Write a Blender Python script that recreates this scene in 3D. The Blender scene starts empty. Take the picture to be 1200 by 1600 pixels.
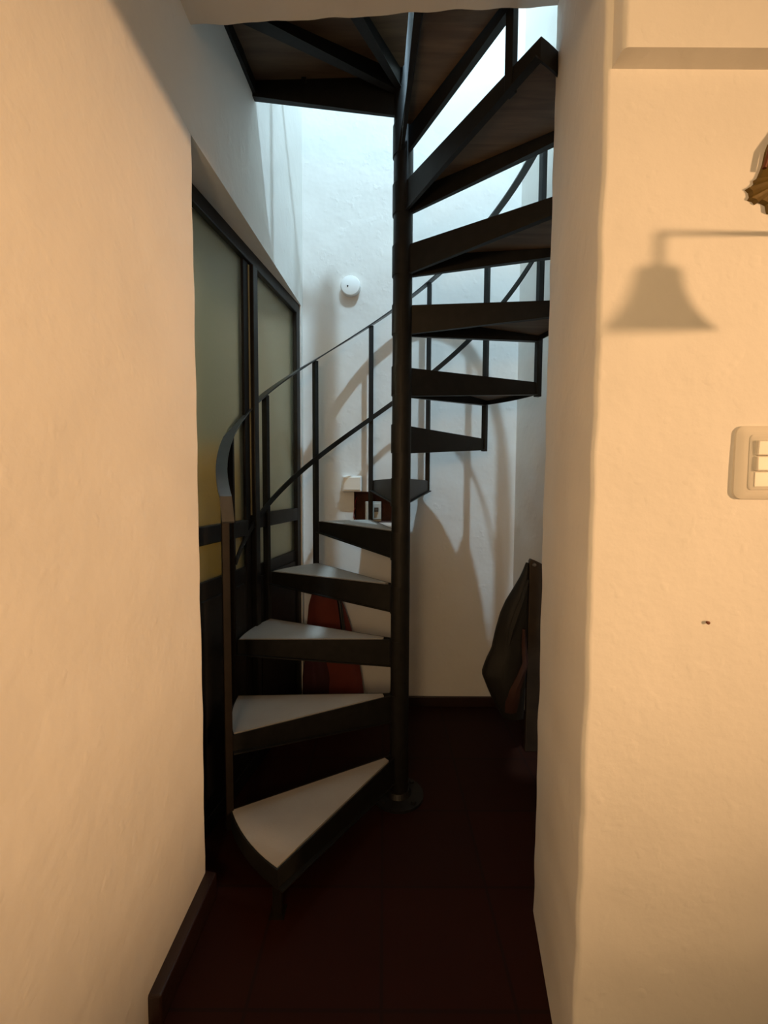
import bpy, bmesh, math, random
from mathutils import Vector, Matrix, noise
random.seed(4)
C = bpy.context.scene.collection
SC = bpy.context.scene
R = math.radians

# ------------------------------------------------------------------ camera
EYE = 1.1548
cam_data = bpy.data.cameras.new('camera')
cam = bpy.data.objects.new('camera', cam_data); C.objects.link(cam)
cam_data.sensor_fit = 'HORIZONTAL'; cam_data.sensor_width = 36.0
cam_data.lens = 684.25 / 1200 * 36.0
cam_data.clip_start = 0.02
_p, _r = R(3.344), R(0.299)
fw = Vector((0, math.cos(_p), -math.sin(_p))); up = Vector((0, math.sin(_p), math.cos(_p))); rt = Vector((1, 0, 0))
rt2 = math.cos(_r) * rt + math.sin(_r) * up; up2 = -math.sin(_r) * rt + math.cos(_r) * up
cam.matrix_world = Matrix(((rt2.x, up2.x, -fw.x, 0), (rt2.y, up2.y, -fw.y, 0), (rt2.z, up2.z, -fw.z, EYE), (0, 0, 0, 1)))
SC.camera = cam
SC.view_settings.view_transform = 'Standard'
SC.view_settings.look = 'None'
SC.view_settings.gamma = 1.0
SC.view_settings.exposure = 0.0
SC.view_settings.use_curve_mapping = False

# ------------------------------------------------------------------ light
world = bpy.data.worlds.new('world'); SC.world = world; world.use_nodes = True
world.node_tree.nodes['Background'].inputs[0].default_value = (0.02, 0.02, 0.022, 1)
world.node_tree.nodes['Background'].inputs[1].default_value = 0.3

def lamp(name, kind, loc, power, color, size=0.05, rot=None, size_y=None, spread=None):
    d = bpy.data.lights.new(name, kind); d.energy = power; d.color = color
    if kind == 'AREA':
        d.size = size
        if size_y: d.shape = 'RECTANGLE'; d.size_y = size_y
        if spread: d.spread = spread
    else:
        d.shadow_soft_size = size
    o = bpy.data.objects.new(name, d); o.location = loc
    if rot: o.rotation_euler = rot
    C.objects.link(o); return o

WARM = (1.0, 0.575, 0.275)
WARM2 = (1.0, 0.66, 0.34)
COOL = (0.55, 0.81, 1.0)
LAMP = (4.47, -2.16, 1.55)                       # the room lamp, to the right behind the camera
spot = lamp('room_lamp_light', 'SPOT', LAMP, 1180, WARM, 0.17)   # narrow cone added so light falls off at the edges, imitating lens vignetting
spot.data.spot_size = R(26); spot.data.spot_blend = 1.0
spot.rotation_euler = (Vector((-0.2, 0.98, 1.2)) - Vector(LAMP)).to_track_quat('-Z', 'Y').to_euler()
lamp('room_fill_light', 'POINT', (-0.28, -0.85, 1.4), 34, WARM2, 0.14)   # unseen fill added behind the camera to lift the jamb and stairwell
lamp('upstairs_bulb_light', 'POINT', (0.70, 0.38, 6.0), 800, COOL, 0.055)
lamp('upstairs_fill_light', 'AREA', (0.3, 1.3, 6.55), 4, COOL, 1.0, (0, 0, 0), 1.6)  # soft cool ambient added from overhead; there is no window here
lamp('back_room_light', 'POINT', (-1.5, 1.3, 2.2), 16, (1.0, 0.92, 0.74), 0.12)  # unseen lamp added to light the cupboard behind the frosted glass

# ------------------------------------------------------------------ materials
def mat(name, col, rough=0.6, metal=0.0, bump=0.0, bscale=40.0, var=0.0, vscale=3.0, spec=0.5, bdetail=4.0, bdist=0.004):
    m = bpy.data.materials.new(name); m.use_nodes = True
    nt = m.node_tree; b = nt.nodes['Principled BSDF']
    b.inputs['Base Color'].default_value = (*col, 1); b.inputs['Roughness'].default_value = rough
    b.inputs['Metallic'].default_value = metal; b.inputs['Specular IOR Level'].default_value = spec
    tc = nt.nodes.new('ShaderNodeTexCoord')
    if var:
        n = nt.nodes.new('ShaderNodeTexNoise'); n.inputs['Scale'].default_value = vscale; n.inputs['Detail'].default_value = 5
        r = nt.nodes.new('ShaderNodeValToRGB')
        r.color_ramp.elements[0].position = 0.3; r.color_ramp.elements[1].position = 0.7
        r.color_ramp.elements[0].color = (*[c * (1 - var) for c in col], 1)
        r.color_ramp.elements[1].color = (*[min(1, c * (1 + var)) for c in col], 1)
        nt.links.new(tc.outputs['Object'], n.inputs['Vector']); nt.links.new(n.outputs['Fac'], r.inputs['Fac'])
        nt.links.new(r.outputs['Color'], b.inputs['Base Color'])
    if bump:
        n2 = nt.nodes.new('ShaderNodeTexNoise'); n2.inputs['Scale'].default_value = bscale; n2.inputs['Detail'].default_value = bdetail
        bp = nt.nodes.new('ShaderNodeBump'); bp.inputs['Strength'].default_value = bump; bp.inputs['Distance'].default_value = bdist
        nt.links.new(tc.outputs['Object'], n2.inputs['Vector']); nt.links.new(n2.outputs['Fac'], bp.inputs['Height'])
        nt.links.new(bp.outputs['Normal'], b.inputs['Normal'])
    return m

def plaster_mat(name, col, fine=0.35):
    m = bpy.data.materials.new(name); m.use_nodes = True
    nt = m.node_tree; b = nt.nodes['Principled BSDF']; L = nt.links.new
    b.inputs['Roughness'].default_value = 0.75; b.inputs['Specular IOR Level'].default_value = 0.25
    tc = nt.nodes.new('ShaderNodeTexCoord')
    n = nt.nodes.new('ShaderNodeTexNoise'); n.inputs['Scale'].default_value = 3.2; n.inputs['Detail'].default_value = 6
    r = nt.nodes.new('ShaderNodeValToRGB')
    r.color_ramp.elements[0].position = 0.35; r.color_ramp.elements[1].position = 0.7
    r.color_ramp.elements[0].color = (*[c * 0.94 for c in col], 1); r.color_ramp.elements[1].color = (*col, 1)
    L(tc.outputs['Object'], n.inputs['Vector']); L(n.outputs['Fac'], r.inputs['Fac']); L(r.outputs['Color'], b.inputs['Base Color'])
    # brushed-on paint over uneven render: broad waves, dabs, fine grain
    a = nt.nodes.new('ShaderNodeTexNoise'); a.inputs['Scale'].default_value = 7; a.inputs['Detail'].default_value = 3
    f = nt.nodes.new('ShaderNodeTexNoise'); f.inputs['Scale'].default_value = 60; f.inputs['Detail'].default_value = 5
    v = nt.nodes.new('ShaderNodeTexNoise'); v.inputs['Scale'].default_value = 22; v.inputs['Detail'].default_value = 2
    vr = nt.nodes.new('ShaderNodeMapRange'); vr.inputs['From Min'].default_value = 0.62; vr.inputs['From Max'].default_value = 0.8
    for q in (a, f, v): L(tc.outputs['Object'], q.inputs['Vector'])
    L(v.outputs['Fac'], vr.inputs['Value'])
    b1 = nt.nodes.new('ShaderNodeBump'); b1.inputs['Strength'].default_value = 0.5; b1.inputs['Distance'].default_value = 0.012
    b2 = nt.nodes.new('ShaderNodeBump'); b2.inputs['Strength'].default_value = 0.28; b2.inputs['Distance'].default_value = 0.003
    b3 = nt.nodes.new('ShaderNodeBump'); b3.inputs['Strength'].default_value = fine; b3.inputs['Distance'].default_value = 0.0022
    L(a.outputs['Fac'], b1.inputs['Height']); L(vr.outputs['Result'], b2.inputs['Height']); L(f.outputs['Fac'], b3.inputs['Height'])
    L(b1.outputs['Normal'], b2.inputs['Normal']); L(b2.outputs['Normal'], b3.inputs['Normal']); L(b3.outputs['Normal'], b.inputs['Normal'])
    return m

def tile_floor_mat():
    m = bpy.data.materials.new('dark_red_floor_tile'); m.use_nodes = True
    nt = m.node_tree; b = nt.nodes['Principled BSDF']; L = nt.links.new
    tc = nt.nodes.new('ShaderNodeTexCoord'); br = nt.nodes.new('ShaderNodeTexBrick')
    br.offset = 0.0; br.inputs['Scale'].default_value = 1.0
    br.inputs['Brick Width'].default_value = 0.3; br.inputs['Row Height'].default_value = 0.3
    br.inputs['Mortar Size'].default_value = 0.004
    br.inputs['Color1'].default_value = (0.022, 0.0046, 0.0016, 1); br.inputs['Color2'].default_value = (0.018, 0.0042, 0.0015, 1)
    br.inputs['Mortar'].default_value = (0.013, 0.004, 0.0022, 1)
    L(tc.outputs['Object'], br.inputs['Vector']); L(br.outputs['Color'], b.inputs['Base Color'])
    b.inputs['Roughness'].default_value = 0.55; b.inputs['Specular IOR Level'].default_value = 0.12
    return m

def frosted_mat():
    m = bpy.data.materials.new('frosted_glass'); m.use_nodes = True
    nt = m.node_tree; L = nt.links.new; b = nt.nodes['Principled BSDF']; out = nt.nodes['Material Output']
    b.inputs['Base Color'].default_value = (0.87, 0.89, 0.80, 1); b.inputs['Roughness'].default_value = 0.42
    b.inputs['Transmission Weight'].default_value = 1.0; b.inputs['IOR'].default_value = 1.18
    d = nt.nodes.new('ShaderNodeBsdfDiffuse'); d.inputs['Color'].default_value = (0.34, 0.35, 0.23, 1)
    mx = nt.nodes.new('ShaderNodeMixShader'); mx.inputs[0].default_value = 0.12
    L(b.outputs[0], mx.inputs[1]); L(d.outputs[0], mx.inputs[2]); L(mx.outputs[0], out.inputs['Surface'])
    n = nt.nodes.new('ShaderNodeTexNoise'); n.inputs['Scale'].default_value = 90; n.inputs['Detail'].default_value = 3
    bp = nt.nodes.new('ShaderNodeBump'); bp.inputs['Strength'].default_value = 0.3; bp.inputs['Distance'].default_value = 0.003
    tc = nt.nodes.new('ShaderNodeTexCoord'); L(tc.outputs['Object'], n.inputs['Vector']); L(n.outputs['Fac'], bp.inputs['Height'])
    L(bp.outputs['Normal'], b.inputs['Normal']); L(bp.outputs['Normal'], d.inputs['Normal'])
    return m

def wood_mat(name, c1, c2, scale=6, rough=0.6):
    m = bpy.data.materials.new(name); m.use_nodes = True
    nt = m.node_tree; L = nt.links.new; b = nt.nodes['Principled BSDF']
    tc = nt.nodes.new('ShaderNodeTexCoord'); mp = nt.nodes.new('ShaderNodeMapping'); mp.inputs['Scale'].default_value = (1, 9, 1)
    n = nt.nodes.new('ShaderNodeTexNoise'); n.inputs['Scale'].default_value = scale; n.inputs['Detail'].default_value = 6; n.inputs['Distortion'].default_value = 0.6
    r = nt.nodes.new('ShaderNodeValToRGB'); r.color_ramp.elements[0].color = (*c1, 1); r.color_ramp.elements[1].color = (*c2, 1)
    r.color_ramp.elements[0].position = 0.3; r.color_ramp.elements[1].position = 0.7
    L(tc.outputs['Object'], mp.inputs['Vector']); L(mp.outputs['Vector'], n.inputs['Vector']); L(n.outputs['Fac'], r.inputs['Fac'])
    L(r.outputs['Color'], b.inputs['Base Color']); b.inputs['Roughness'].default_value = rough
    return m

M = dict(
    plaster=plaster_mat('white_painted_plaster', (0.80, 0.77, 0.72)),
    smooth=plaster_mat('smoother_white_plaster', (0.76, 0.74, 0.70), 0.15),
    room=plaster_mat('room_wall_paint', (0.64, 0.61, 0.56), 0.2),
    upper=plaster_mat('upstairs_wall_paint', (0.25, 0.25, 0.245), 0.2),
    ceiling=plaster_mat('ceiling_plaster', (0.62, 0.59, 0.55), 0.1),
    tile_floor=tile_floor_mat(),
    skirting=mat('dark_red_skirting_tile', (0.020, 0.007, 0.004), 0.45, var=0.25, vscale=14, bump=0.2),
    steel=mat('black_painted_steel', (0.0075, 0.007, 0.006), 0.5, 0.0, bump=0.25, bscale=70, var=0.35, vscale=30, spec=0.3, bdist=0.001),
    rail=mat('worn_black_rail_paint', (0.032, 0.033, 0.034), 0.33, 0.0, bump=0.15, bscale=50, var=0.25, vscale=20, spec=0.6, bdist=0.001),
    newel=mat('brown_black_post_paint', (0.0085, 0.0058, 0.004), 0.5, bump=0.25, bscale=60, var=0.3, vscale=25, spec=0.15, bdist=0.001),
    tread_tile=mat('grey_tread_top', (0.34, 0.315, 0.28), 0.55, var=0.06, vscale=9, bump=0.1, bscale=120),
    board=wood_mat('brown_board_underside', (0.075, 0.042, 0.02), (0.14, 0.085, 0.042), 5),
    door_steel=mat('black_door_paint', (0.011, 0.010, 0.009), 0.42, bump=0.3, bscale=40, var=0.3, vscale=20, spec=0.25, bdist=0.0015),
    strip=mat('cream_gap_light', (0.30, 0.25, 0.13), 0.6),  # cream colour stands for light in the slim door gap
    glass=frosted_mat(),
    ochre=mat('ochre_paint', (0.80, 0.40, 0.008), 0.5, var=0.05),
    backroom=mat('back_room_paint', (0.33, 0.34, 0.26), 0.8, var=0.05),
    plastic=mat('ivory_plastic', (0.72, 0.68, 0.60), 0.35),
    white_plastic=mat('white_plastic', (0.85, 0.86, 0.84), 0.4),
    grey_metal=mat('grey_breaker_plastic', (0.42, 0.42, 0.38), 0.4),
    dark_hole=mat('raw_brick_recess', (0.065, 0.022, 0.014), 0.9, bump=0.6, bscale=30, var=0.3, vscale=20, bdist=0.008),
    black_plastic=mat('black_plastic', (0.012, 0.012, 0.012), 0.4),
    red_wire=mat('red_wire', (0.35, 0.03, 0.03), 0.4),
    red_cloth=mat('red_cloth', (0.15, 0.022, 0.010), 0.85, bump=0.4, bscale=180, var=0.2, vscale=7, bdist=0.001),
    maroon_cloth=mat('maroon_cloth', (0.045, 0.006, 0.007), 0.85, bump=0.4, bscale=180, var=0.2, vscale=7, bdist=0.001),
    jacket=mat('dark_jacket_cloth', (0.010, 0.009, 0.007), 0.7, bump=0.4, bscale=200, var=0.35, vscale=9, bdist=0.001),
    lining=mat('brown_red_lining', (0.045, 0.015, 0.010), 0.7, bump=0.3, bscale=150, var=0.25, vscale=10, bdist=0.001),
    post_wood=wood_mat('dark_stained_wood', (0.022, 0.014, 0.008), (0.05, 0.032, 0.018), 8, 0.45),
    brass=mat('aged_olive_brass', (0.14, 0.085, 0.012), 0.5, 0.25, bump=0.5, bscale=60, var=0.3, vscale=25, bdist=0.002),
    copper=mat('red_brown_edge', (0.14, 0.04, 0.015), 0.5, 0.2),
    shade=mat('opaque_lamp_shade', (0.20, 0.17, 0.12), 0.5),
    bulb=mat('bulb_glass', (0.8, 0.75, 0.6), 0.3),
    metal=mat('dull_metal', (0.3, 0.3, 0.29), 0.35, 0.8),
)

# ------------------------------------------------------------------ helpers
def obj(name, bm, m, parent=None, smooth=False, loc=None):
    bmesh.ops.recalc_face_normals(bm, faces=bm.faces[:])
    me = bpy.data.meshes.new(name); bm.to_mesh(me); bm.free()
    me.materials.append(m)
    if smooth:
        for p in me.polygons: p.use_smooth = True
        try: me.set_sharp_from_angle(angle=R(38))
        except Exception: pass
    o = bpy.data.objects.new(name, me); C.objects.link(o)
    if parent is not None: o.parent = parent
    if loc: o.location = loc
    return o
def tag(o, label, cat, group=None, kind=None):
    o['label'] = label; o['category'] = cat
    if group: o['group'] = group
    if kind: o['kind'] = kind
    return o
def struct(o):
    o['kind'] = 'structure'; return o
def empty(name, loc, label, cat, group=None):
    o = bpy.data.objects.new(name, None); o.empty_display_size = 0.05; o.location = loc; C.objects.link(o)
    return tag(o, label, cat, group)
def add_box(bm, x0, x1, y0, y1, z0, z1, bevel=0.0, mtx=None, seg=2):
    t = bmesh.new(); bmesh.ops.create_cube(t, size=1)
    for v in t.verts:
        v.co = Vector(((x0 + x1) / 2 + v.co.x * (x1 - x0), (y0 + y1) / 2 + v.co.y * (y1 - y0), (z0 + z1) / 2 + v.co.z * (z1 - z0)))
    if bevel: bmesh.ops.bevel(t, geom=t.edges[:], offset=bevel, segments=seg, affect='EDGES', profile=0.5)
    if mtx is not None: bmesh.ops.transform(t, matrix=mtx, verts=t.verts)
    merge(bm, t)
def merge(bm, t):
    me = bpy.data.meshes.new('tmp'); t.to_mesh(me); t.free(); bm.from_mesh(me); bpy.data.meshes.remove(me)
def add_prism(bm, pts, z0, z1, bevel=0.0):
    """vertical prism over the plan polygon pts; z0, z1 numbers or per-vertex lists"""
    t = bmesh.new(); n = len(pts)
    zz0 = z0 if isinstance(z0, (list, tuple)) else [z0] * n
    zz1 = z1 if isinstance(z1, (list, tuple)) else [z1] * n
    a = [t.verts.new((p[0], p[1], zz0[i])) for i, p in enumerate(pts)]
    b = [t.verts.new((p[0], p[1], zz1[i])) for i, p in enumerate(pts)]
    t.faces.new(a[::-1]); t.faces.new(b)
    for i in range(n):
        j = (i + 1) % n; t.faces.new((a[i], a[j], b[j], b[i]))
    bmesh.ops.recalc_face_normals(t, faces=t.faces[:])
    if bevel: bmesh.ops.bevel(t, geom=t.edges[:], offset=bevel, segments=2, affect='EDGES', profile=0.5)
    merge(bm, t)
def add_lathe(bm, prof, seg=32, mtx=None):
    """prof: list of (radius, z); closed at ends when radius is 0"""
    t = bmesh.new(); rings = []
    for r, z in prof:
        if r < 1e-6: rings.append([t.verts.new((0, 0, z))])
        else: rings.append([t.verts.new((r * math.cos(2 * math.pi * k / seg), r * math.sin(2 * math.pi * k / seg), z)) for k in range(seg)])
    for A, B in zip(rings, rings[1:]):
        for k in range(seg):
            j = (k + 1) % seg
            if len(A) == 1 and len(B) == 1: continue
            if len(A) == 1: t.faces.new((A[0], B[k], B[j]))
            elif len(B) == 1: t.faces.new((A[k], A[j], B[0]))
            else: t.faces.new((A[k], A[j], B[j], B[k]))
    if mtx is not None: bmesh.ops.transform(t, matrix=mtx, verts=t.verts)
    merge(bm, t)
def add_tube(bm, pts, r, seg=8):
    t = bmesh.new(); rings = []; n = len(pts); pts = [Vector(p) for p in pts]
    for i, p in enumerate(pts):
        d = (pts[min(i + 1, n - 1)] - pts[max(i - 1, 0)]).normalized()
        s = d.cross(Vector((0.13, 0.2, 0.97))); s = s.normalized() if s.length > 1e-4 else Vector((1, 0, 0)); u = s.cross(d)
        rings.append([t.verts.new(p + r * (math.cos(2 * math.pi * k / seg) * s + math.sin(2 * math.pi * k / seg) * u)) for k in range(seg)])
    for A, B in zip(rings, rings[1:]):
        for k in range(seg): t.faces.new((A[k], A[(k + 1) % seg], B[(k + 1) % seg], B[k]))
    t.faces.new(rings[0][::-1]); t.faces.new(rings[-1]); merge(bm, t)
def wob(p, amp, f=7.0, seed=0.0):
    q = Vector(p) * f + Vector((seed, seed * 1.7, seed * 0.3)); return Vector(noise.noise_vector(q)) * amp
def rough_prism(bm, pts, z0, z1, nz=60, amp=0.003, rad=0.012, f=9.0, per=3):
    """plan polygon swept up z with hand-trowelled rounded, wavering corners"""
    plan = []
    n = len(pts)
    for i in range(n):
        P = Vector(pts[i]).to_2d(); A = Vector(pts[i - 1]).to_2d(); B = Vector(pts[(i + 1) % n]).to_2d()
        da = (A - P).normalized(); db = (B - P).normalized()
        for k in range(per + 1):
            t = k / per; plan.append((1 - t) ** 2 * (P + da * rad) + 2 * t * (1 - t) * P + t * t * (P + db * rad))
    t = bmesh.new(); rings = []
    for k in range(nz + 1):
        z = z0 + (z1 - z0) * k / nz
        rings.append([t.verts.new(Vector((q.x, q.y, z)) + Vector((1, 1, 0)) * 0 + Vector((*wob((q.x, q.y, z), amp, f)[:2], 0))) for q in plan])
    m = len(plan)
    for A, B in zip(rings, rings[1:]):
        for k in range(m): t.faces.new((A[k], A[(k + 1) % m], B[(k + 1) % m], B[k]))
    t.faces.new(rings[0][::-1]); t.faces.new(rings[-1]); merge(bm, t)

# ================================================================== THE ROOM
def wall_x(y): return -0.495 + 0.0765 * (y - 1.171)      # stairwell stretch of the left wall
BACK = 2.25
DOOR_TOP = 2.044
SOFFIT = 2.315
FLOOR2 = 2.584
TOP = 6.6

bm = bmesh.new(); add_box(bm, -2.6, 5.7, -3.7, 2.6, -0.12, 0.0)
struct(obj('floor', bm, M['tile_floor']))

# left wall: warm room stretch, lintel over the door recess, upper storey
bm = bmesh.new()
rough_prism(bm, [(-0.505, -3.7), (-0.497, 0.6), (-0.495, 1.171), (-0.60, 1.185), (-0.80, 1.2), (-0.80, -3.7)], 0.0, DOOR_TOP, 70, 0.0025, 0.008)
add_prism(bm, [(-0.505, -3.7), (-0.497, 0.6), (-0.495, 1.171), (wall_x(BACK), BACK), (wall_x(BACK), BACK + 0.2), (-0.80, BACK + 0.2), (-0.80, -3.7)], DOOR_TOP, TOP)
add_prism(bm, [(wall_x(2.215), 2.215), (wall_x(BACK), BACK), (wall_x(BACK), BACK + 0.2), (-0.60, BACK + 0.2), (-0.60, 2.235), (-0.47, 2.225)], 0.0, DOOR_TOP)
struct(obj('wall_left', bm, M['plaster'], smooth=True))

# back wall with the electrical recess cut out of it
def bx_(x): return x * BACK / 2.21
def bz_(z): return EYE + (z - EYE) * BACK / 2.21
RX0, RX1, RZ0, RZ1 = bx_(-0.152), bx_(0.085), bz_(0.972), bz_(1.128)
bm = bmesh.new()
t = bmesh.new()
xs = [-0.8, wall_x(BACK), RX0, RX1, 0.9]; zs = [0, RZ0, RZ1, TOP]
for i in range(4):
    for k in range(3):
        if i == 2 and k == 1: continue
        add_box(t, xs[i], xs[i + 1], BACK, BACK + 0.2, zs[k], zs[k + 1])
merge(bm, t)
struct(obj('wall_back', bm, M['smooth']))
bm = bmesh.new()                                          # ragged raw cavity behind the plaster
add_box(bm, RX0 - 0.02, RX1 + 0.02, BACK + 0.06, BACK + 0.075, RZ0 - 0.02, RZ1 + 0.02)
for (a, b_, c_, d_) in ((RX0 - 0.005, RX0 + 0.004, RZ0, RZ1), (RX1 - 0.004, RX1 + 0.005, RZ0, RZ1), (RX0, RX1, RZ0 - 0.004, RZ0 + 0.003), (RX0, RX1, RZ1 - 0.005, RZ1 + 0.004)):
    add_box(bm, a, b_, BACK + 0.002, BACK + 0.07, c_, d_)
struct(obj('trim_1', bm, M['dark_hole']))

# right wall of the stairwell
bm = bmesh.new(); add_prism(bm, [(0.672, BACK), (0.735, 1.12), (0.95, 1.12), (0.95, BACK)], 0.0, TOP)
struct(obj('wall_right', bm, M['smooth']))

# pier beside the doorway: jamb face + the wall with the light switch
JF, JN = (0.415, 1.14), (0.345, 0.73)
bm = bmesh.new()
rough_prism(bm, [JF, JN, (1.3, 0.73), (1.3, 1.14)], 0.0, SOFFIT + 0.02, 110, 0.0035, 0.011, 11.0, 4)
add_box(bm, 1.29, 5.7, 0.73, 1.14, 0, 2.7)
struct(obj('wall_front', bm, M['plaster'], smooth=True))
bm = bmesh.new()
rough_prism(bm, [(0.356, 0.696), (1.9, 0.696), (1.9, 0.74), (0.356, 0.74)], 1.814, 2.7, 40, 0.002, 0.008, 11.0, 3)
struct(obj('trim_2', bm, M['plaster'], smooth=True))

# slab over the doorway = the soffit overhead, carrying the upper floor
bm = bmesh.new()
t = bmesh.new(); N = 60
def edge(k, z): 
    s = k / N; x = -0.52 + s * (0.46 + 0.52); y = 1.178 - 0.055 * s
    w = wob((x, y, z), 0.005, 14); return (x, y + w.y, z + w.z * 0.8)
lo = [t.verts.new(edge(k, SOFFIT)) for k in range(N + 1)]; hi = [t.verts.new(edge(k, FLOOR2)) for k in range(N + 1)]
lo2 = [t.verts.new((edge(k, SOFFIT)[0], 0.73, SOFFIT)) for k in range(N + 1)]; hi2 = [t.verts.new((edge(k, SOFFIT)[0], 0.73, FLOOR2)) for k in range(N + 1)]
for k in range(N):
    t.faces.new((lo[k], lo[k + 1], hi[k + 1], hi[k])); t.faces.new((lo2[k], lo2[k + 1], lo[k + 1], lo[k]))
    t.faces.new((hi[k], hi[k + 1], hi2[k + 1], hi2[k])); t.faces.new((lo2[k], hi2[k], hi2[k + 1], lo2[k + 1]))
t.faces.new((lo[0], hi[0], hi2[0], lo2[0])); t.faces.new((lo[N], lo2[N], hi2[N], hi[N]))
merge(bm, t)
add_box(bm, -0.8, 5.7, -3.7, 0.735, 2.6, 2.75)
add_box(bm, 0.44, 3.4, 0.735, 1.12, 2.33, FLOOR2)
struct(obj('ceiling', bm, M['ceiling']))

# unseen blocker added over the camera: its edge shades the top of the left wall
bm = bmesh.new(); add_box(bm, 0.16, 0.344, -3.6, 0.728, 1.962, 2.62, 0.004); struct(obj('added_light_blocker', bm, M['plaster']))
# rest of the lower room, behind the camera
bm = bmesh.new(); add_box(bm, 5.6, 5.7, -3.6, 0.74, 0, 2.65); struct(obj('wall_east', bm, M['room']))
bm = bmesh.new(); add_box(bm, -0.6, 5.7, -3.7, -3.6, 0, 2.65); struct(obj('wall_rear', bm, M['room']))
# upper storey shell
bm = bmesh.new(); add_box(bm, -0.6, 2.4, -1.7, -1.6, 2.75, TOP); add_box(bm, 2.3, 2.4, -1.7, 1.2, 2.75, TOP); add_box(bm, 0.72, 2.4, 1.12, 1.22, FLOOR2, TOP)
struct(obj('wall_upstairs', bm, M['upper']))
bm = bmesh.new(); add_box(bm, -0.8, 2.4, -1.7, BACK + 0.2, TOP, TOP + 0.1); struct(obj('ceiling_upstairs', bm, M['upper']))

# skirtings
bm = bmesh.new()
add_prism(bm, [(-0.500, 0.868), (-0.468, 0.868), (-0.464, 1.168), (-0.500, 1.176)], 0.0, 0.072, 0.004)
struct(obj('baseboard_left', bm, M['skirting']))
bm = bmesh.new(); add_box(bm, wall_x(BACK), 0.672, BACK - 0.014, BACK, 0.0, bz_(0.073), 0.003)
struct(obj('baseboard_back', bm, M['skirting']))
bm = bmesh.new(); add_prism(bm, [(0.672, BACK), (0.735, 1.15), (0.722, 1.15), (0.659, BACK)], 0.0, 0.08)
struct(obj('baseboard_right', bm, M['skirting']))

# room behind the frosted door
bm = bmesh.new(); add_box(bm, -2.5, -2.4, 0.3, 2.6, 0, 2.6); add_box(bm, -2.5, -0.8, 0.3, 0.4, 0, 2.6); add_box(bm, -2.5, -0.5, 2.45, 2.55, 0, 2.6)
add_box(bm, -2.5, -0.8, 0.3, 2.6, 2.55, 2.65)
struct(obj('wall_back_room', bm, M['backroom']))

# ------------------------------------------------------------------ the steel and frosted glass door in the left wall
DA, DB = Vector((-0.612, 1.22, 0)), Vector((-0.441, 2.222, 0))
DL = (DB - DA).length; DU = (DB - DA).normalized(); DN = Vector((DU.y, -DU.x, 0))     # DN points into the stairwell
DM = Matrix(((DU.x, DN.x, 0, DA.x), (DU.y, DN.y, 0, DA.y), (0, 0, 1, 0), (0, 0, 0, 1)))
def dbox(bm, s0, s1, z0, z1, d0=-0.018, d1=0.012, bev=0.003): add_box(bm, s0, s1, d0, d1, z0, z1, bev, DM)
SM = 0.50      # meeting stile
bm = bmesh.new()
dbox(bm, 0, DL, 1.995, DOOR_TOP + 0.02, -0.02, 0.02); dbox(bm, DL - 0.045, DL, 0, 2.0, -0.02, 0.02); dbox(bm, 0, 0.05, 0, 2.0)
dbox(bm, 0, DL, 0.0, 0.06)
door = struct(obj('door_1', bm, M['door_steel']))
bm = bmesh.new(); dbox(bm, SM + 0.004, SM + 0.042, 0.06, 1.995, -0.018, 0.026); o = obj('stile', bm, M['door_steel'], door)
bm = bmesh.new(); dbox(bm, SM - 0.045, SM - 0.006, 0.06, 1.995, -0.018, 0.010); o = obj('stile', bm, M['newel'], door)
bm = bmesh.new(); dbox(bm, SM - 0.005, SM + 0.003, 1.04, 1.99, -0.01, 0.012, 0.001); o = obj('gap_light_strip', bm, M['strip'], door); o['label'] = 'thin cream strip painted as light showing between the two door leaves'  # the lit gap between the leaves, painted as a cream strip
BZ0, BZ1, GZ = 0.975, 1.035, 0.845
bm = bmesh.new(); dbox(bm, 0.05, SM - 0.045, BZ0 - 0.01, BZ1 - 0.01, -0.018, 0.02); obj('cross_bar', bm, M['door_steel'], door)
bm = bmesh.new(); dbox(bm, SM + 0.042, DL - 0.045, BZ0 + 0.01, BZ1 + 0.01, -0.018, 0.02); obj('cross_bar', bm, M['door_steel'], door)
bm = bmesh.new(); dbox(bm, 0.05, SM - 0.045, 0.06, GZ, -0.016, 0.008)
dbox(bm, 0.07, SM - 0.07, 0.12, GZ - 0.06, 0.006, 0.014)
obj('lower_panel', bm, M['door_steel'], door)
bm = bmesh.new(); dbox(bm, SM + 0.042, DL - 0.045, 0.06, GZ - 0.01, -0.016, 0.008)
dbox(bm, SM + 0.07, DL - 0.07, 0.12, GZ - 0.06, 0.006, 0.014)
obj('lower_panel', bm, M['door_steel'], door)
for (s0, s1, z0, z1) in ((0.05, SM - 0.045, BZ1 - 0.012, 1.997), (SM + 0.042, DL - 0.045, BZ1 + 0.008, 1.997), (0.05, SM - 0.045, GZ - 0.002, BZ0 - 0.008), (SM + 0.042, DL - 0.045, GZ - 0.012, BZ0 + 0.012)):
    bm = bmesh.new(); dbox(bm, s0, s1, z0, z1, -0.004, 0.0, 0.0); g = obj('glass_pane', bm, M['glass'], door); g['label'] = 'frosted glass pane'
bm = bmesh.new()      # ochre cupboard showing through the glass as a yellow blur
add_box(bm, -0.96, -0.735, 2.10, 2.32, 0.0, 1.34, 0.01)
cup = tag(obj('cupboard', bm, M['ochre']), 'ochre yellow cupboard seen blurred through the frosted glass of the door', 'cupboard')

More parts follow.
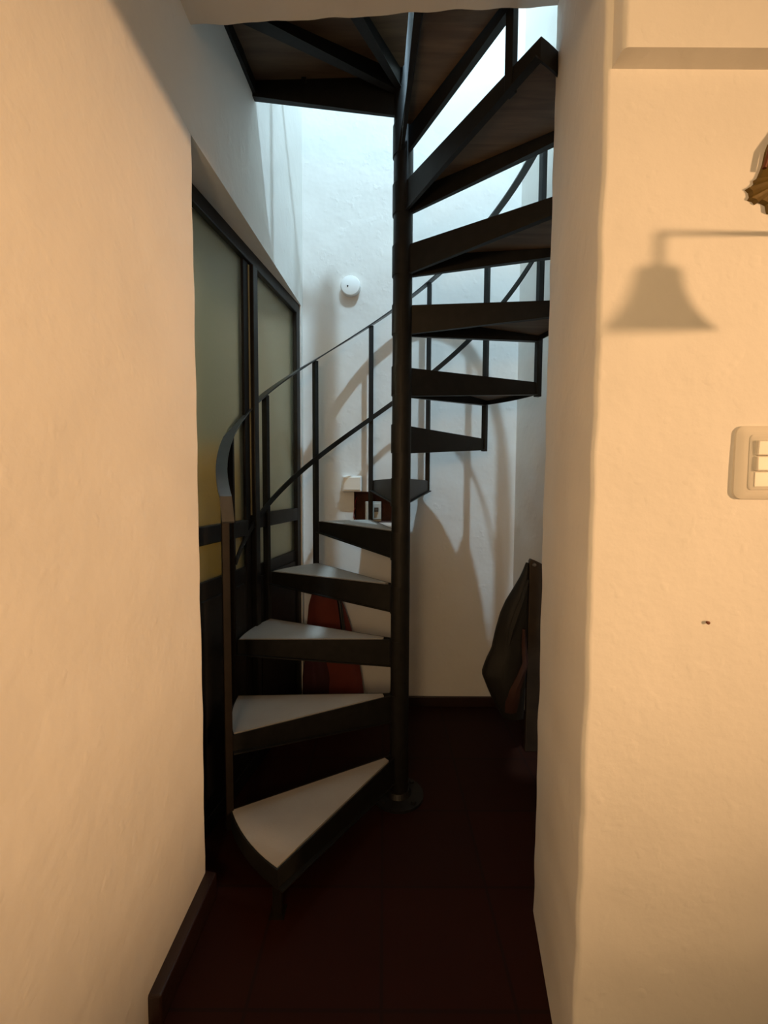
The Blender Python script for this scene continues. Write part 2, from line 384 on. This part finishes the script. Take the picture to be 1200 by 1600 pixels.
# ================================================================== THE SPIRAL STAIRCASE
PX, PY, RAD = 0.058, 1.576, 0.588
TH0, DTH, WED = R(54.8), R(26.84), R(25.5)
Z1 = 0.184
DZ = [-0.020, 0.008, 0.011, 0.010, 0.006, 0, -0.010, -0.008, 0.003, 0.002, 0.006, 0.0]
def zt(n): return Z1 + (n - 1) * 0.2 + DZ[n - 1]
def pol(a, r, z=0.0): return Vector((PX - r * math.cos(a), PY - r * math.sin(a), z))
def afront(n): return TH0 - (n - 1) * DTH
def aback(n): return afront(n) - WED

stairs = empty('spiral_staircase', (PX, PY, 0), 'black steel spiral staircase with grey wedge treads winding round a central pole', 'staircase')
def sobj(name, bm, m, parent=stairs, smooth=False):
    bmesh.ops.translate(bm, vec=Vector((-PX, -PY, 0)), verts=bm.verts)
    return obj(name, bm, m, parent, smooth)
bm = bmesh.new(); add_lathe(bm, [(0, 0.0), (0.034, 0.0), (0.034, 3.5), (0.030, 3.515), (0, 3.515)], 40, Matrix.Translation((PX + 0.003, PY, 0)))
sobj('pole', bm, M['steel'], smooth=True)
bm = bmesh.new(); add_lathe(bm, [(0, 0.0), (0.095, 0.0), (0.095, 0.010), (0.05, 0.014), (0.04, 0.03), (0, 0.03)], 32, Matrix.Translation((PX, PY, 0)))
for k in range(4):
    q = pol(R(45 + 90 * k), 0.078); add_lathe(bm, [(0, 0.008), (0.009, 0.008), (0.009, 0.019), (0, 0.019)], 6, Matrix.Translation(q))
sobj('base_plate', bm, M['steel'])

HIN, HOUT, RI = 0.100, 0.052, 0.030
def side_plate(bm, a, z, r1, sgn, th=0.005, hin=HIN, hout=HOUT):
    """tapered steel plate along the radius at angle a, deep at the pole, shallow at the rim, with a small bottom lip turned inward"""
    d = pol(a, 1) - pol(a, 0); nrm = Vector((-d.y, d.x, 0)) * sgn
    p0, p1 = pol(a, RI), pol(a, r1)
    pts = [p0, p1, p1 + nrm * th, p0 + nrm * th]
    add_prism(bm, [(q.x, q.y) for q in pts], [z - hin, z - hout, z - hout, z - hin], z)
    pts = [p0 + nrm * th, p1 + nrm * th, p1 + nrm * 0.022, p0 + nrm * 0.010]
    zl = [z - hin, z - hout, z - hout, z - hin]
    add_prism(bm, [(q.x, q.y) for q in pts], zl, [q + 0.004 for q in zl])
def arc_pts(a0, a1, r, n=12): return [pol(a0 + (a1 - a0) * k / n, r) for k in range(n + 1)]
def make_tread(n, r=RAD):
    z = zt(n); af, ab = afront(n) + (R(1.6) if n == 1 else 0), aback(n)
    bm = bmesh.new()
    side_plate(bm, af, z, r, 1); side_plate(bm, ab, z, r, -1)
    o_ = arc_pts(af, ab, r); i_ = arc_pts(af, ab, r - 0.005)
    add_prism(bm, [(q.x, q.y) for q in o_ + i_[::-1]], z - HOUT, z)
    add_lathe(bm, [(0.033, z - HIN), (0.0344, z - HIN), (0.0344, z), (0.033, z)], 32, Matrix.Translation((PX, PY, 0)))
    fr = sobj('tread', bm, M['steel'])
    g = 0.006
    def inset(r0, r1, off):
        P = []
        e = off / r1; P += arc_pts(af - e, ab + e, r1)
        e0 = min(off / r0, WED * 0.4); P += [pol(ab + e0, r0), pol(af - e0, r0)]
        return [(q.x, q.y) for q in P]
    bm = bmesh.new(); add_prism(bm, inset(0.060, r - 0.005, 0.004), z - 0.010, z + 0.002); sobj_child('tread_tile', bm, M['tread_tile'], fr)
    bm = bmesh.new(); add_prism(bm, inset(0.060, r - 0.006, 0.007), z - 0.034, z - 0.010); sobj_child('tread_board', bm, M['board'], fr)
    return fr
def sobj_child(name, bm, m, parent):
    bmesh.ops.translate(bm, vec=Vector((-PX, -PY, 0)), verts=bm.verts); return obj(name, bm, m, parent)
NT = 12
for n in range(1, NT + 1):
    make_tread(n, 0.50 if n == 12 else 0.600 if n == 1 else RAD)
# foot under the front corner of the lowest tread
q = pol(afront(1) - R(1.5), RAD - 0.02)
bm = bmesh.new(); add_box(bm, q.x - 0.012, q.x + 0.012, q.y - 0.012, q.y + 0.012, 0.0, zt(1) - 0.02, 0.002); add_box(bm, q.x - 0.02, q.x + 0.02, q.y - 0.02, q.y + 0.02, 0.0, 0.005)
sobj('support_foot', bm, M['newel'])

# landing at the upper floor, a quarter of wedges built into the left wall
zl = FLOOR2
a_hi, a_lo = R(92), R(-2)
def wall_r(a):
    # distance from the pole to the left wall, or to the slab edge, along angle a
    r = 2.0
    for k in range(400):
        s = 0.05 + k * 0.003; q = pol(a, s)
        if q.x < wall_x(q.y) + 0.001 or q.y < 1.168: return s
    return r
bm = bmesh.new()
for a in (R(-2), R(25), R(58)):
    hi_, ho_ = (0.095, 0.065) if a > 0 else (0.16, 0.085)
    side_plate(bm, a, zl, wall_r(a), 1 if a > 0 else -1, 0.007, hi_, ho_)
    if a > 0: side_plate(bm, a, zl, wall_r(a), -1, 0.007, hi_, ho_)
n = 24; out = [pol(a_lo + (a_hi - a_lo) * k / n, wall_r(a_lo + (a_hi - a_lo) * k / n)) for k in range(n + 1)]
ins = [pol(a_lo + (a_hi - a_lo) * k / n, wall_r(a_lo + (a_hi - a_lo) * k / n) - 0.012) for k in range(n + 1)]
add_prism(bm, [(q.x, q.y) for q in out + ins[::-1]], zl - 0.075, zl)
land = sobj('landing', bm, M['steel'])
bm = bmesh.new(); add_prism(bm, [(q.x, q.y) for q in ins] + [tuple(pol(a_hi, 0.04)[:2]), tuple(pol(a_lo, 0.04)[:2])], zl - 0.034, zl - 0.010); sobj_child('landing_board', bm, M['board'], land)
bm = bmesh.new(); add_prism(bm, [(q.x, q.y) for q in ins] + [tuple(pol(a_hi, 0.04)[:2]), tuple(pol(a_lo, 0.04)[:2])], zl - 0.010, zl + 0.002); sobj_child('landing_tile', bm, M['tread_tile'], land)

# balusters
BW = 0.0125
RB = RAD + BW + 0.001
def bal_bm(a, r, z0, z1, w=BW):
    bm = bmesh.new(); q = pol(a, r)
    mt = Matrix.Translation((q.x, q.y, 0)) @ Matrix.Rotation(a, 4, 'Z')
    add_box(bm, -w, w, -w * 0.8, w * 0.8, z0, z1, 0.002, mt); return bm
RAILH, MIDH = 0.945, 0.50
def railz(a, h):
    f = (aback(1) - a) / DTH; return Z1 + f * 0.2 + h
for n in range(1, NT):
    a = aback(n); rr = RB if n < 11 else 0.492
    sobj('baluster', bal_bm(a, rr, zt(n) - HOUT - 0.004, railz(a, RAILH) - 0.002, BW if n != 1 else 0.011), M['newel'] if n < 3 else M['steel'])
# handrail: flat bar lying on the baluster heads
def flat_rail(bm, a0, a1, h, rfun, w, th, n=110, curl=None):
    t = bmesh.new(); rings = []
    for k in range(n + 1):
        a = a0 + (a1 - a0) * k / n; z = railz(a, h); r = rfun(a)
        rings.append([t.verts.new(pol(a, r - w / 2, z)), t.verts.new(pol(a, r + w / 2, z)), t.verts.new(pol(a, r + w / 2, z + th)), t.verts.new(pol(a, r - w / 2, z + th))])
    for A, B in zip(rings, rings[1:]):
        for k in range(4): t.faces.new((A[k], A[(k + 1) % 4], B[(k + 1) % 4], B[k]))
    t.faces.new(rings[0][::-1]); t.faces.new(rings[-1]); merge(bm, t)
rf = lambda a: RB if a > aback(9) else RB - (RB - 0.492) * min(1, (aback(9) - a) / (2 * DTH))
bm = bmesh.new(); flat_rail(bm, aback(1) + R(1.6), aback(11), RAILH, rf, 0.034, 0.007)
# turned-down end of the bar in front of the first baluster
t = bmesh.new(); a = aback(1) + R(1.6); P = pol(a, RB, railz(a, RAILH)); d = (pol(a + 0.05, RB, railz(a + 0.05, RAILH)) - P).normalized(); rad = (pol(a, 1) - pol(a, 0)).normalized()
prev = None
for k in range(9):
    s = k / 8; ang = s * R(40); pos = P + d * (0.040 * math.sin(ang * 1.2) ) + Vector((0, 0, -0.052 * s))
    nrm = d.cross(rad).normalized()
    ring = [t.verts.new(pos - rad * 0.017), t.verts.new(pos + rad * 0.017), t.verts.new(pos + rad * 0.017 + Vector((0, 0, 0.007)) + d * 0.004 * s), t.verts.new(pos - rad * 0.017 + Vector((0, 0, 0.007)) + d * 0.004 * s)]
    if prev:
        for j in range(4): t.faces.new((prev[j], prev[(j + 1) % 4], ring[(j + 1) % 4], ring[j]))
    else: t.faces.new(ring[::-1])
    prev = ring
t.faces.new(prev); merge(bm, t)
sobj('handrail', bm, M['rail'], smooth=True)
bm = bmesh.new(); flat_rail(bm, aback(2), aback(11), MIDH - 0.012, lambda a: rf(a) - 0.016, 0.006, 0.026)
sobj('middle_rail', bm, M['steel'], smooth=True)
# guard rail on the landing edge upstairs (its thin shadows fall on the left wall)
bm = bmesh.new()
for s in (0.12, 0.34):
    q = pol(a_lo, s); add_box(bm, q.x - 0.008, q.x + 0.008, q.y - 0.008, q.y + 0.008, zl - 0.05, zl + 0.9)
p0, p1 = pol(a_lo, 0.02), pol(a_lo, wall_r(a_lo)); add_prism(bm, [(p0.x, p0.y - 0.012), (p1.x, p1.y - 0.012), (p1.x, p1.y + 0.012), (p0.x, p0.y + 0.012)], zl + 0.9, zl + 0.908)
sobj('landing_rail', bm, M['steel'])

# ================================================================== ON THE BACK WALL
q = (bx_(-0.169), BACK, bz_(2.129))
bm = bmesh.new(); add_lathe(bm, [(0, 0), (0.047, 0), (0.049, 0.004), (0.049, 0.020), (0.046, 0.026), (0.030, 0.029), (0, 0.030)], 40, Matrix.Rotation(R(90), 4, 'X'))
cap = tag(obj('junction_box_cover', bm, M['white_plastic'], smooth=True, loc=q), 'round white junction box cover high on the bright back wall', 'wall cover')
for dx, dz in ((-0.013, -0.006),):
    bm = bmesh.new(); add_lathe(bm, [(0, 0.028), (0.0042, 0.028), (0.0042, 0.0315), (0, 0.0315)], 12, Matrix.Translation((dx, 0, dz)) @ Matrix.Rotation(R(90), 4, 'X')); obj('screw', bm, M['black_plastic'], cap)

x0, x1, z0, z1 = bx_(-0.208), bx_(-0.112), bz_(1.128), bz_(1.206)
q = ((x0 + x1) / 2, BACK, z0)
bx = empty('socket_box', q, 'small white surface socket box above the open electrical recess on the back wall', 'socket box')
w = (x1 - x0) / 2; h = z1 - z0
bm = bmesh.new(); add_box(bm, -w, w, -0.038, 0, 0, h, 0.004); obj('body', bm, M['white_plastic'], bx)
bm = bmesh.new(); add_box(bm, -w + 0.006, w - 0.006, -0.044, -0.037, 0.008, h - 0.008, 0.002); fc = obj('face_plate', bm, M['plastic'], bx)
bm = bmesh.new(); add_box(bm, w - 0.004, w + 0.002, -0.030, -0.012, 0.006, h - 0.006, 0.001); obj('side_clip', bm, M['grey_metal'], bx)

x0, x1, z0, z1 = bx_(-0.096), bx_(-0.014), RZ0 + 0.004, bz_(1.078)
br = empty('circuit_breaker', ((x0 + x1) / 2, BACK + 0.03, z0), 'pale circuit breaker with a dark toggle inside the raw recess in the back wall', 'circuit breaker')
w = (x1 - x0) / 2; h = z1 - z0
bm = bmesh.new(); add_box(bm, -w, w, -0.026, 0.03, 0, h, 0.003); add_box(bm, -w * 0.45, w, -0.034, -0.024, 0.012, h - 0.01, 0.002); obj('body', bm, M['grey_metal'], br)
bm = bmesh.new(); add_box(bm, 0.006, 0.028, -0.040, -0.033, h * 0.5, h * 0.5 + 0.022, 0.001); obj('toggle_slot', bm, M['black_plastic'], br)
bm = bmesh.new(); add_box(bm, 0.010, 0.024, -0.048, -0.038, h * 0.5 + 0.004, h * 0.5 + 0.012, 0.001); obj('toggle', bm, M['black_plastic'], br)
bm = bmesh.new()
add_tube(bm, [(RX0 + 0.012, BACK + 0.05, RZ1 - 0.03), (RX0 + 0.006, BACK + 0.02, RZ1 - 0.05), (RX0 + 0.001, BACK - 0.004, RZ0 + 0.06), (RX0 - 0.003, BACK - 0.006, RZ0 + 0.03), (RX0 + 0.008, BACK + 0.01, RZ0 + 0.012), (RX0 + 0.03, BACK + 0.02, RZ0 + 0.008)], 0.0018, 8)
tag(obj('wire', bm, M['red_wire'], smooth=True), 'thin red wire looping out of the left side of the electrical recess', 'wire')

# ================================================================== RED CLOTH BAG IN THE CORNER UNDER THE STAIRS
def loft(bm, rows, seg=28, fold=0.0, fs=9.0, seed=0.0, cap=True):
    """rows: (z, xc, yc, rx, ry). A closed body with soft folds."""
    t = bmesh.new(); rings = []
    for (z, xc, yc, rx, ry) in rows:
        ring = []
        for k in range(seg):
            a = 2 * math.pi * k / seg
            f = 1 + fold * noise.noise(Vector((math.cos(a) * 1.6 + seed, math.sin(a) * 1.6, z * fs)))
            f += fold * 0.5 * math.sin(a * 7 + z * 6)
            ring.append(t.verts.new((xc + rx * f * math.cos(a), yc + ry * f * math.sin(a), z)))
        rings.append(ring)
    for A, B in zip(rings, rings[1:]):
        for k in range(seg): t.faces.new((A[k], A[(k + 1) % seg], B[(k + 1) % seg], B[k]))
    if cap: t.faces.new(rings[0][::-1]); t.faces.new(rings[-1])
    merge(bm, t)
def interp_rows(keys, n=24):
    out = []
    for k in range(n + 1):
        z = keys[0][0] + (keys[-1][0] - keys[0][0]) * k / n
        for A, B in zip(keys, keys[1:]):
            if A[0] <= z <= B[0] + 1e-9:
                s = (z - A[0]) / (B[0] - A[0]); s = s * s * (3 - 2 * s) if False else s
                out.append(tuple([z] + [A[i] + (B[i] - A[i]) * s for i in range(1, 5)])); break
    return out
bag = empty('cloth_bag', (-0.27, 2.17, 0), 'red cloth bag slumped in the back corner behind the lower treads', 'bag')
bm = bmesh.new(); loft(bm, interp_rows([(0.0, 0.02, 0, 0.155, 0.055), (0.12, 0.02, 0, 0.15, 0.055), (0.35, 0.0, 0.01, 0.125, 0.05), (0.55, -0.02, 0.02, 0.09, 0.042), (0.66, -0.03, 0.03, 0.05, 0.03), (0.70, -0.03, 0.035, 0.02, 0.015)]), 36, 0.07)
obj('bag_body', bm, M['red_cloth'], bag, True)
bm = bmesh.new(); loft(bm, interp_rows([(0.0, -0.055, -0.03, 0.085, 0.035), (0.2, -0.055, -0.03, 0.078, 0.033), (0.34, -0.06, -0.022, 0.06, 0.026), (0.40, -0.06, -0.02, 0.045, 0.012)]), 28, 0.08, 9, 3.0)
o = obj('front_pocket', bm, M['maroon_cloth'], bag, True); o['label'] = 'darker maroon front pocket'
bm = bmesh.new(); add_tube(bm, [(0.074, -0.055, 0.40), (0.070, -0.052, 0.46), (0.058, -0.04, 0.55), (0.045, -0.03, 0.62), (0.03, -0.01, 0.68)], 0.011, 10)
o = obj('strap', bm, M['black_plastic'], bag, True); o['label'] = 'black strap'

# ================================================================== BOARD AND JACKET AGAINST THE RIGHT WALL
brd = empty('wooden_board', (0.652, 1.86, 0), 'dark wooden board standing against the right wall behind the jacket', 'board')
bm = bmesh.new()
t = bmesh.new(); prof = [(-0.030, 0), (0.040, 0), (0.040, 0.79), (0.03, 0.825), (0.0, 0.84), (-0.025, 0.85), (-0.030, 0.84)]
mt = Matrix.Translation((0, 0, 0)) @ Matrix.Rotation(R(0), 4, 'Y')
a_ = [t.verts.new((x, -0.012, z)) for x, z in prof]; b_ = [t.verts.new((x, 0.012, z)) for x, z in prof]
t.faces.new(a_); t.faces.new(b_[::-1])
for i in range(len(prof)):
    j = (i + 1) % len(prof); t.faces.new((a_[i], a_[j], b_[j], b_[i]))
bmesh.ops.recalc_face_normals(t, faces=t.faces[:]); bmesh.ops.bevel(t, geom=t.edges[:], offset=0.003, segments=2, affect='EDGES', profile=0.5)
merge(bm, t); obj('board_plank', bm, M['post_wood'], brd)
bm = bmesh.new(); add_lathe(bm, [(0, 0), (0.008, 0), (0.008, 0.006), (0.005, 0.009), (0, 0.010)], 16, Matrix.Translation((-0.012, -0.012, 0.825)) @ Matrix.Rotation(R(90), 4, 'X')); o = obj('screw', bm, M['metal'], brd); o['label'] = 'shiny metal screw head'

jk = empty('jacket', (0.60, 1.87, 0.10), 'dark jacket with brown-red lining hung on the board beside the right wall', 'jacket')
def jrow(py, pxl, pxr, ry, yc=0.0):
    Y = 1.87; z = EYE + (759 - py) / 684.25 * Y - 0.10
    xl = (pxl - 600) / 684.25 * Y - 0.60; xr = (pxr - 600) / 684.25 * Y - 0.60
    return (z, (xl + xr) / 2, yc, (xr - xl) / 2, ry)
keys = [jrow(1128, 792, 826, 0.03), jrow(1100, 776, 827, 0.05), jrow(1082, 768, 827, 0.06), jrow(1056, 757, 828, 0.065), jrow(1036, 763, 828, 0.062), jrow(1018, 772, 828, 0.06), jrow(985, 779, 828, 0.055), jrow(960, 785, 828, 0.05), jrow(940, 793, 828, 0.045), jrow(918, 806, 828, 0.035), jrow(902, 815, 828, 0.025), jrow(890, 820, 828, 0.018), jrow(878, 824, 828, 0.010)]
bm = bmesh.new(); loft(bm, interp_rows(keys, 40), 44, 0.05, 6.0, 1.3); obj('jacket_body', bm, M['jacket'], jk, True)
# lapel edge showing the lining: a curved band down the front
def band(bm, path, w, th=0.006):
    t = bmesh.new(); rings = []
    for i, p in enumerate(path):
        p = Vector(p); ww = w[i] if isinstance(w, (list, tuple)) else w
        rings.append([t.verts.new(p + Vector((-ww / 2, 0.003, 0))), t.verts.new(p + Vector((0, -th, 0))), t.verts.new(p + Vector((ww / 2, 0.004, 0))), t.verts.new(p + Vector((ww / 2, th + 0.004, 0))), t.verts.new(p + Vector((-ww / 2, th + 0.003, 0)))])
    for A, B in zip(rings, rings[1:]):
        for k in range(5): t.faces.new((A[k], A[(k + 1) % 5], B[(k + 1) % 5], B[k]))
    t.faces.new(rings[0]); t.faces.new(rings[-1][::-1]); merge(bm, t)
def jp(px, py, y): Y = 1.87 + y; return ((px - 600) / 684.25 * Y - 0.60, y, EYE + (759 - py) / 684.25 * Y - 0.10)
bm = bmesh.new(); band(bm, [jp(824, 985, -0.055), jp(825, 1010, -0.062), jp(828, 1040, -0.068), jp(820, 1065, -0.071), jp(812, 1085, -0.068), jp(808, 1105, -0.058), jp(806, 1122, -0.045)], [0.012, 0.02, 0.026, 0.034, 0.046, 0.058, 0.05])
obj('lining', bm, M['lining'], jk, True)['label'] = 'brown-red lining along the open front'
bm = bmesh.new(); band(bm, [jp(829, 905, -0.04), jp(822, 935, -0.05), jp(814, 960, -0.056), jp(806, 985, -0.062), jp(800, 1010, -0.066)], [0.01, 0.024, 0.034, 0.03, 0.012])
obj('lapel', bm, M['jacket'], jk, True)

# ================================================================== ON THE WALL WITH THE SWITCH
WY = 0.73
sw = empty('light_switch', (0.634, WY, 1.197), 'ivory two-rocker light switch on the warm plaster wall at the right', 'light switch')
def rrect(bm, w, h, r, d0, d1, inset=0.0, n=8):
    def ring(w, h, r):
        P = []
        for cx, cz, a0 in ((w - r, h - r, 0), (-w + r, h - r, 90), (-w + r, -h + r, 180), (w - r, -h + r, 270)):
            for k in range(n + 1):
                a = R(a0 + 90 * k / n); P.append((cx + r * math.cos(a), cz + r * math.sin(a)))
        return P
    t = bmesh.new(); A = [t.verts.new((x, d0, z)) for x, z in ring(w, h, r)]; mid = d0 + (d1 - d0) * 0.55
    Bv = [t.verts.new((x, mid, z)) for x, z in ring(w, h, r)]; D = [t.verts.new((x, d1, z)) for x, z in ring(w - inset, h - inset, max(0.002, r - inset * 0.5))]
    m = len(A)
    for U, V in ((A, Bv), (Bv, D)):
        for k in range(m): t.faces.new((U[k], U[(k + 1) % m], V[(k + 1) % m], V[k]))
    t.faces.new(A[::-1]); t.faces.new(D); merge(bm, t)
bm = bmesh.new(); rrect(bm, 0.056, 0.060, 0.014, 0.002, -0.010, 0.010); obj('plate', bm, M['plastic'], sw, True)
bm = bmesh.new(); rrect(bm, 0.038, 0.045, 0.006, -0.009, -0.0125, 0.002); obj('insert', bm, M['plastic'], sw, True)
for zc, tilt in ((0.0235, 3), (-0.002, -2)):
    bm = bmesh.new(); add_box(bm, -0.030, 0.030, -0.005, 0.004, -0.0122, 0.0122, 0.002, Matrix.Translation((0, -0.0125, zc)) @ Matrix.Rotation(R(tilt), 4, 'X'))
    o = obj('rocker', bm, M['plastic'], sw)
bm = bmesh.new(); add_box(bm, -0.030, 0.030, -0.0138, -0.010, -0.040, -0.0155, 0.001); obj('blank', bm, M['plastic'], sw)

bm = bmesh.new(); add_lathe(bm, [(0, 0), (0.0022, 0), (0.0030, 0.004), (0, 0.005)], 12, Matrix.Rotation(R(90), 4, 'X'))
tag(obj('nail', bm, M['copper'], smooth=True, loc=(0.548, WY, 0.928)), 'tiny rusty nail head in the plaster wall below the light switch', 'nail')

# wall lamp at the right edge of the frame: scalloped leaf plate, bracket arm, bell shade
SX, SZ = 0.652, 1.652
sc = empty('wall_sconce', (SX, WY, SZ), 'olive brass wall lamp with a scalloped leaf plate at the right picture edge', 'wall lamp')
bm = bmesh.new(); t = bmesh.new(); P = []
outline = [(0.0, 0.085), (-0.018, 0.074), (-0.030, 0.060), (-0.046, 0.048), (-0.050, 0.036), (-0.053, 0.018), (-0.058, 0.004), (-0.062, -0.006), (-0.067, -0.008), (-0.066, -0.013), (-0.072, -0.019), (-0.079, -0.022), (-0.073, -0.027), (-0.071, -0.033), (-0.074, -0.038), (-0.066, -0.040), (-0.062, -0.0445), (-0.056, -0.041), (-0.045, -0.046), (-0.042, -0.058), (-0.030, -0.060), (-0.026, -0.072), (-0.012, -0.074), (0.0, -0.085)]
full = outline + [(-x, z) for x, z in outline[::-1][1:-1]]
A = [t.verts.new((x, -0.001, z)) for x, z in full]; Bv = [t.verts.new((x * 0.96, -0.007, z * 0.96)) for x, z in full]
ca = t.verts.new((0, -0.001, 0)); cb = t.verts.new((0, -0.018, 0)); m = len(full)
for k in range(m):
    j = (k + 1) % m; t.faces.new((A[k], A[j], Bv[j], Bv[k])); t.faces.new((A[k], ca, A[j])); t.faces.new((Bv[k], Bv[j], cb))
merge(bm, t); add_box(bm, -0.015, 0.015, -0.014, 0, -0.02, 0.02); obj('leaf_plate', bm, M['brass'], sc)
bm = bmesh.new(); add_tube(bm, [(-0.020, -0.010, 0.075), (-0.034, -0.010, 0.056), (-0.049, -0.010, 0.036), (-0.056, -0.010, 0.006)], 0.003, 8); obj('rim_wire', bm, M['copper'], sc, True)
TIPY = -0.150; AZ = -0.088
bm = bmesh.new(); add_box(bm, -0.012, 0.012, -0.012, 0.0, AZ - 0.03, -0.04, 0.003); obj('bracket', bm, M['brass'], sc)
bm = bmesh.new(); add_tube(bm, [(0.0, -0.008, AZ), (0.0, -0.05, AZ), (0, -0.1, AZ), (0, TIPY, AZ)], 0.004, 12); obj('arm', bm, M['brass'], sc, True)
bm = bmesh.new(); add_lathe(bm, [(0, 0.004), (0.005, 0.003), (0.005, -0.045), (0.018, -0.050), (0.022, -0.056), (0.024, -0.080), (0.032, -0.108), (0.046, -0.134), (0.055, -0.146), (0.053, -0.147), (0.044, -0.135), (0.029, -0.108), (0.020, -0.080), (0.018, -0.060), (0, -0.058)], 36, Matrix.Translation((0, TIPY, AZ))); obj('lamp_shade', bm, M['shade'], sc, True)
